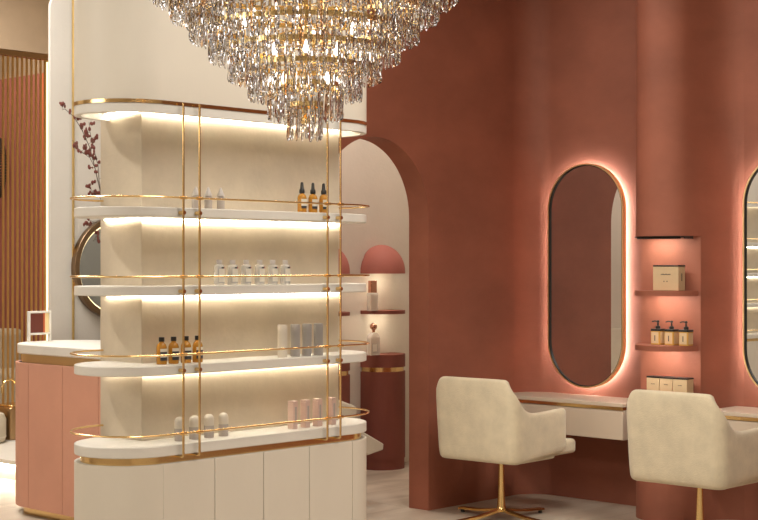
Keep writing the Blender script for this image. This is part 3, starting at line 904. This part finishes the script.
# vase with dried branches
vx, vy = 5.62, 7.54
t = thing('branch_vase', 'tall bottle vase of dried red branches on the reception island, vase hidden by shelving', 'vase', (vx, vy, 1.0942))
bm = B(); lathe(bm, [(.05, 0), (.075, .02), (.085, .12), (.05, .22), (.022, .27), (.024, .33)], seg=24); obj('vase_body', bm, CREAMT, t)
def W(px, py, d):       # a point on the sight line at distance d along the view, relative to the vase
    u = (px - 379) / F
    return Vector((d * (FW.x + u * RT.x) - vx, d * (FW.y + u * RT.y) - vy, 1.6 + (HZ - py) * d / F - 1.0942))
base = Vector((0, 0, .10)); neck = Vector((0, 0, .325))
D0 = 9.28
brs = [([(104, 226, D0), (100, 190, D0), (95, 168, D0), (90, 148, D0 + .05), (82, 130, D0 + .1), (74, 117, D0 + .12), (65, 109, D0 + .1), (62, 110, D0 + .1)], .0035),
       ([(104, 226, D0), (102, 200, D0 - .05), (99, 180, D0 - .1), (98, 165, D0 - .15), (94, 150, D0 - .12), (90, 132, D0 - .1), (89, 122, D0 - .1)], .0028),
       ([(95, 168, D0), (90, 158, D0 + .02), (82, 152, D0 + .1), (76, 146, D0 + .15), (72, 140, D0 + .2)], .002),
       ([(106, 232, D0), (100, 197, D0 - .05), (94, 193, D0 - .05), (89, 187, D0 - .05), (86, 184, D0 - .05)], .0025),
       ([(108, 236, D0), (101, 224, D0 - .1), (94, 222, D0 - .12), (87, 226, D0 - .16)], .0022),
       ([(108, 236, D0), (102, 230, D0 - .1), (97, 236, D0 - .1), (93, 241, D0 - .12)], .002)]
sb = B(); lb = B()
def sprig(p, d):
    u = Vector((random.uniform(-1, 1), random.uniform(-1, 1), random.uniform(-.2, 1))).normalized()
    L = random.uniform(.012, .05)
    q = p + u * L
    tube(sb, [p, q], .0011, 5)
    for k in range(random.randint(2, 4)):
        c = q + Vector([random.uniform(-.012, .012) for _ in range(3)])
        sphere(lb, c, random.uniform(.007, .013), random.uniform(.6, 1.1), random.uniform(.6, 1.1), random.uniform(.8, 1.5), 0, 6, 4)
for bi, (pl, r) in enumerate(brs):
    P = [W(*q) for q in pl]
    full = ([neck] + P) if bi != 2 else P
    if bi != 2: full = [base, neck] + P
    tube(sb, full, r, 6, rr=[r * (1 - .6 * i / len(full)) for i in range(len(full))])
    for A, Bq in list(zip(P, P[1:]))[(2 if bi < 2 else 1):]:
        nn = max(2, int((Bq - A).length / .028))
        for k in range(nn): sprig(A.lerp(Bq, (k + random.random()) / nn), 1)
obj('branches', sb, STEM, t); lo = obj('dried_leaves', lb, LEAF, t); lo['kind'] = 'stuff'

# round mirror on the partition
mx, mz, mr = onY(117, 8.56), 1.6 - 3 * 10.4 / F, .362
t = thing('round_mirror', 'large round bronze framed mirror on the pale partition behind the branches', 'mirror', (mx, 8.599, mz))
def ringY(bm, r0, r1, ya, yb, seg=64):
    V = [[bm.verts.new((rr * math.cos(2 * PI * k / seg), y, rr * math.sin(2 * PI * k / seg))) for k in range(seg)] for rr, y in ((r0, ya), (r0, yb), (r1, yb), (r1, ya))]
    for k in range(seg):
        j = (k + 1) % seg
        for q in range(4): bm.faces.new((V[q][k], V[(q + 1) % 4][k], V[(q + 1) % 4][j], V[q][j]))
bm = B(); ringY(bm, mr, mr - .04, -.05, 0); obj('frame', bm, plain('dark_bronze', (.30, .20, .12), .3, 1), t, False, .004)
bm = B(); ringY(bm, mr - .046, mr - .052, -.030, -.022); obj('light_strip', bm, LEDY, t)
bm = B()
a = [bm.verts.new(((mr - .052) * math.cos(2 * PI * k / 64), -.02, (mr - .052) * math.sin(2 * PI * k / 64))) for k in range(64)]
b = [bm.verts.new(((mr - .052) * math.cos(2 * PI * k / 64), -.001, (mr - .052) * math.sin(2 * PI * k / 64))) for k in range(64)]
for i in range(64): j = (i + 1) % 64; bm.faces.new((a[i], a[j], b[j], b[i]))
bm.faces.new(a); bm.faces.new(b[::-1]); obj('mirror_glass', bm, plain('smoked_mirror', (.55, .59, .61), .04, 1), t)

# ------------------------------------------------------------------ gold slat screen and lounge at far left
SYS = 11.2
t = thing('slat_screen', 'tall screen of vertical gold slats with glowing end post at far left', 'screen', (6.6, SYS, .15))
xe = onY(46.0, SYS)
bm = B()
for k in range(38):
    x = xe - .055 - k * .0475
    box(bm, x - .0075, x + .0075, SYS - .006, SYS + .010, .19, 3.43)
obj('slats', bm, SLATM, t, True)
bm = B(); box(bm, xe - 1.95, xe + .012, SYS - .035, SYS + .035, 3.42, 3.4695); obj('top_rail', bm, BRONZE, t, True)
bm = B(); box(bm, xe - 1.95, xe + .012, SYS - .035, SYS + .035, .151, .20); obj('bottom_rail', bm, BRONZE, t, True)
bm = B(); box(bm, xe - .012, xe + .012, SYS - .02, SYS + .02, .20, 3.42); post = obj('end_post', bm, GOLDB, t, True)
bm = B(); box(bm, xe - .009, xe + .004, SYS - .026, SYS - .0205, .22, 3.40); obj('light_strip', bm, LEDY, post, True)

t = thing('lounge_sofa', 'rounded cream sofa behind the gold slat screen', 'sofa', (7.5, 12.5, .15))
bm = B(); obox(bm, -.75, .70, -.35, .35, .06, .44, .15, 0, 8); obj('seat', bm, SOFA, t, False, .05, 4)
bm = B(); obox(bm, -.78, .72, .12, .42, .10, .82, .13, 0, 8); obj('backrest', bm, SOFA, t, False, .06, 4)
bm = B(); obox(bm, -.7, .65, -.3, .3, .0005, .06, .1); obj('plinth', bm, BRONZE, t)

# ottoman and basin in front of the screen
u = (-20 - 379) / F; dd = 12.05
ox, oy = dd * (FW.x + u * RT.x), dd * (FW.y + u * RT.y)
ottoman = thing('round_ottoman', 'cream round ottoman on the platform at the left edge', 'ottoman', (ox, oy, .15))
bm = B(); lathe(bm, [(.18, .0005), (.20, .02), (.207, .05), (.207, .19), (.19, .235), (.15, .25), (0, .252)], seg=36); obj('cushion', bm, SOFA, ottoman)
bm = B(); lathe(bm, [(.209, .045), (.211, .050), (.209, .055)], seg=36); obj('piping', bm, CREAMT, ottoman)
bx, by = 7.02, 10.78
t = thing('foot_basin', 'bronze box basin on the platform behind the pink island', 'basin', (bx, by, .15))
bm = B(); obox(bm, -.28, .28, -.16, .16, .0005, .27, .03); obj('basin_box', bm, BRONZE, t, False, .01)
bm = B(); obox(bm, -.25, .25, -.13, .13, .2705, .285, .03); obj('rim', bm, GOLD, t, False, .004)
bm = B()
tx = onY(9.5, by) - bx
pth = [(tx + .07, 0, .285), (tx + .07, 0, .42)] + [(tx + .07 * math.cos(PI * k / 12), 0, .42 + .07 * math.sin(PI * k / 12)) for k in range(1, 12)] + [(tx - .07, 0, .42), (tx - .07, 0, .38)]
tube(bm, pth, .009, 10); obj('spout', bm, GOLDB, t)

# beaded hoop light seen through the slats
hx, hy = 8.20, onX(-4, 8.20)
t = thing('beaded_hoop', 'dark beaded hoop light hanging on the pink wall behind the slats', 'wall light', (8.2, hy, 1.6 + 100 * 14.6 / F))
bm = B()
for k in range(64):
    a = 2 * PI * k / 64
    for q in (-.03, 0, .03): sphere(bm, (q, (.13) * math.cos(a), .30 * math.sin(a)), .014, mi=0, u=8, v=5)
o = obj('bead_string', bm, SMOKE, t); 
bm = B(); tube(bm, [(0, .13 * math.cos(2 * PI * k / 48), .30 * math.sin(2 * PI * k / 48)) for k in range(48)], .007, 6, True)
tube(bm, [(0.0, 0, .30), (.099, 0, .30)], .008, 8); obj('hoop_frame', bm, BRONZE, t)

# ------------------------------------------------------------------ unseen lights added to fill the room
def area(name, loc, rot, size, power, col=(1, .86, .70), sy=None):
    d = bpy.data.lights.new(name, 'AREA'); d.energy = power; d.color = col; d.size = size
    if sy: d.shape = 'RECTANGLE'; d.size_y = sy
    o = bpy.data.objects.new(name, d); C.objects.link(o); o.location = loc; o.rotation_euler = rot
    return o
area('fill_left', (-1.9, 6.6, 2.9), (0, -PI / 2 + .3, 0), 2.0, 90, (1, .97, .92), 3.2)  # soft fill added from the left; this wall has no window
area('fill_ceiling', (1.8, 1.2, 4.15), (0, 0, 0), 1.6, 60, (1, .95, .88), 1.6)  # this and the next ones: unseen fill lights added under the ceiling
area('fill_ceiling', (4.3, 2.3, 4.15), (0, 0, 0), 2.0, 105, (1, .95, .88), 2.4)
area('fill_ceiling', (5.6, 4.2, 4.15), (0, 0, 0), 1.0, 34, (1, .92, .82), 1.6)
area('fill_ceiling', (7.6, 7.3, 4.15), (0, 0, 0), 1.4, 56, (1, .94, .86), .9)
area('fill_ceiling', (4.5, 7.6, 4.15), (0, 0, 0), 1.6, 95, (1, .98, .96), 1.6)
area('fill_ceiling', (7.3, 12.4, 4.15), (0, 0, 0), 1.0, 34, (1, .88, .74), 1.4)
area('fill_ceiling', (5.6, 9.9, 4.15), (0, 0, 0), 1.2, 110, (1, .92, .82), 1.2)
def spot(loc, to, power, ang, col=(1, .93, .84)):  # spots out of view, added to brighten display, column and chairs
    d = bpy.data.lights.new('fill_spot', 'SPOT'); d.energy = power; d.color = col
    d.spot_size = math.radians(ang); d.spot_blend = 1; d.shadow_soft_size = .12
    o = bpy.data.objects.new('fill_spot', d); C.objects.link(o); o.location = loc
    o.rotation_euler = (Vector(to) - Vector(loc)).to_track_quat('-Z', 'Y').to_euler()
spot((1.2, 5.9, 4.1), (3.9, 5.1, 1.7), 150, 52)
spot((5.5, 6.05, 4.1), (8.2, 5.1, 2.3), 95, 62)
spot((5.2, 3.6, 4.1), (7.2, 5.2, .6), 130, 55)

w = bpy.data.worlds.new('world'); w.use_nodes = True
w.node_tree.nodes['Background'].inputs[0].default_value = (.9, .8, .7, 1)
w.node_tree.nodes['Background'].inputs[1].default_value = .05
SC.world = w
SC.view_settings.view_transform = 'Standard'; SC.view_settings.look = 'None'
SC.view_settings.gamma = 1; SC.view_settings.use_curve_mapping = False
SC.view_settings.exposure = 0.0
SC.cycles.use_denoising = True
SC.cycles.max_bounces = 12; SC.cycles.transmission_bounces = 12; SC.cycles.transparent_max_bounces = 12
SC.cycles.sample_clamp_indirect = 6
SC.cycles.caustics_refractive = False; SC.cycles.caustics_reflective = False
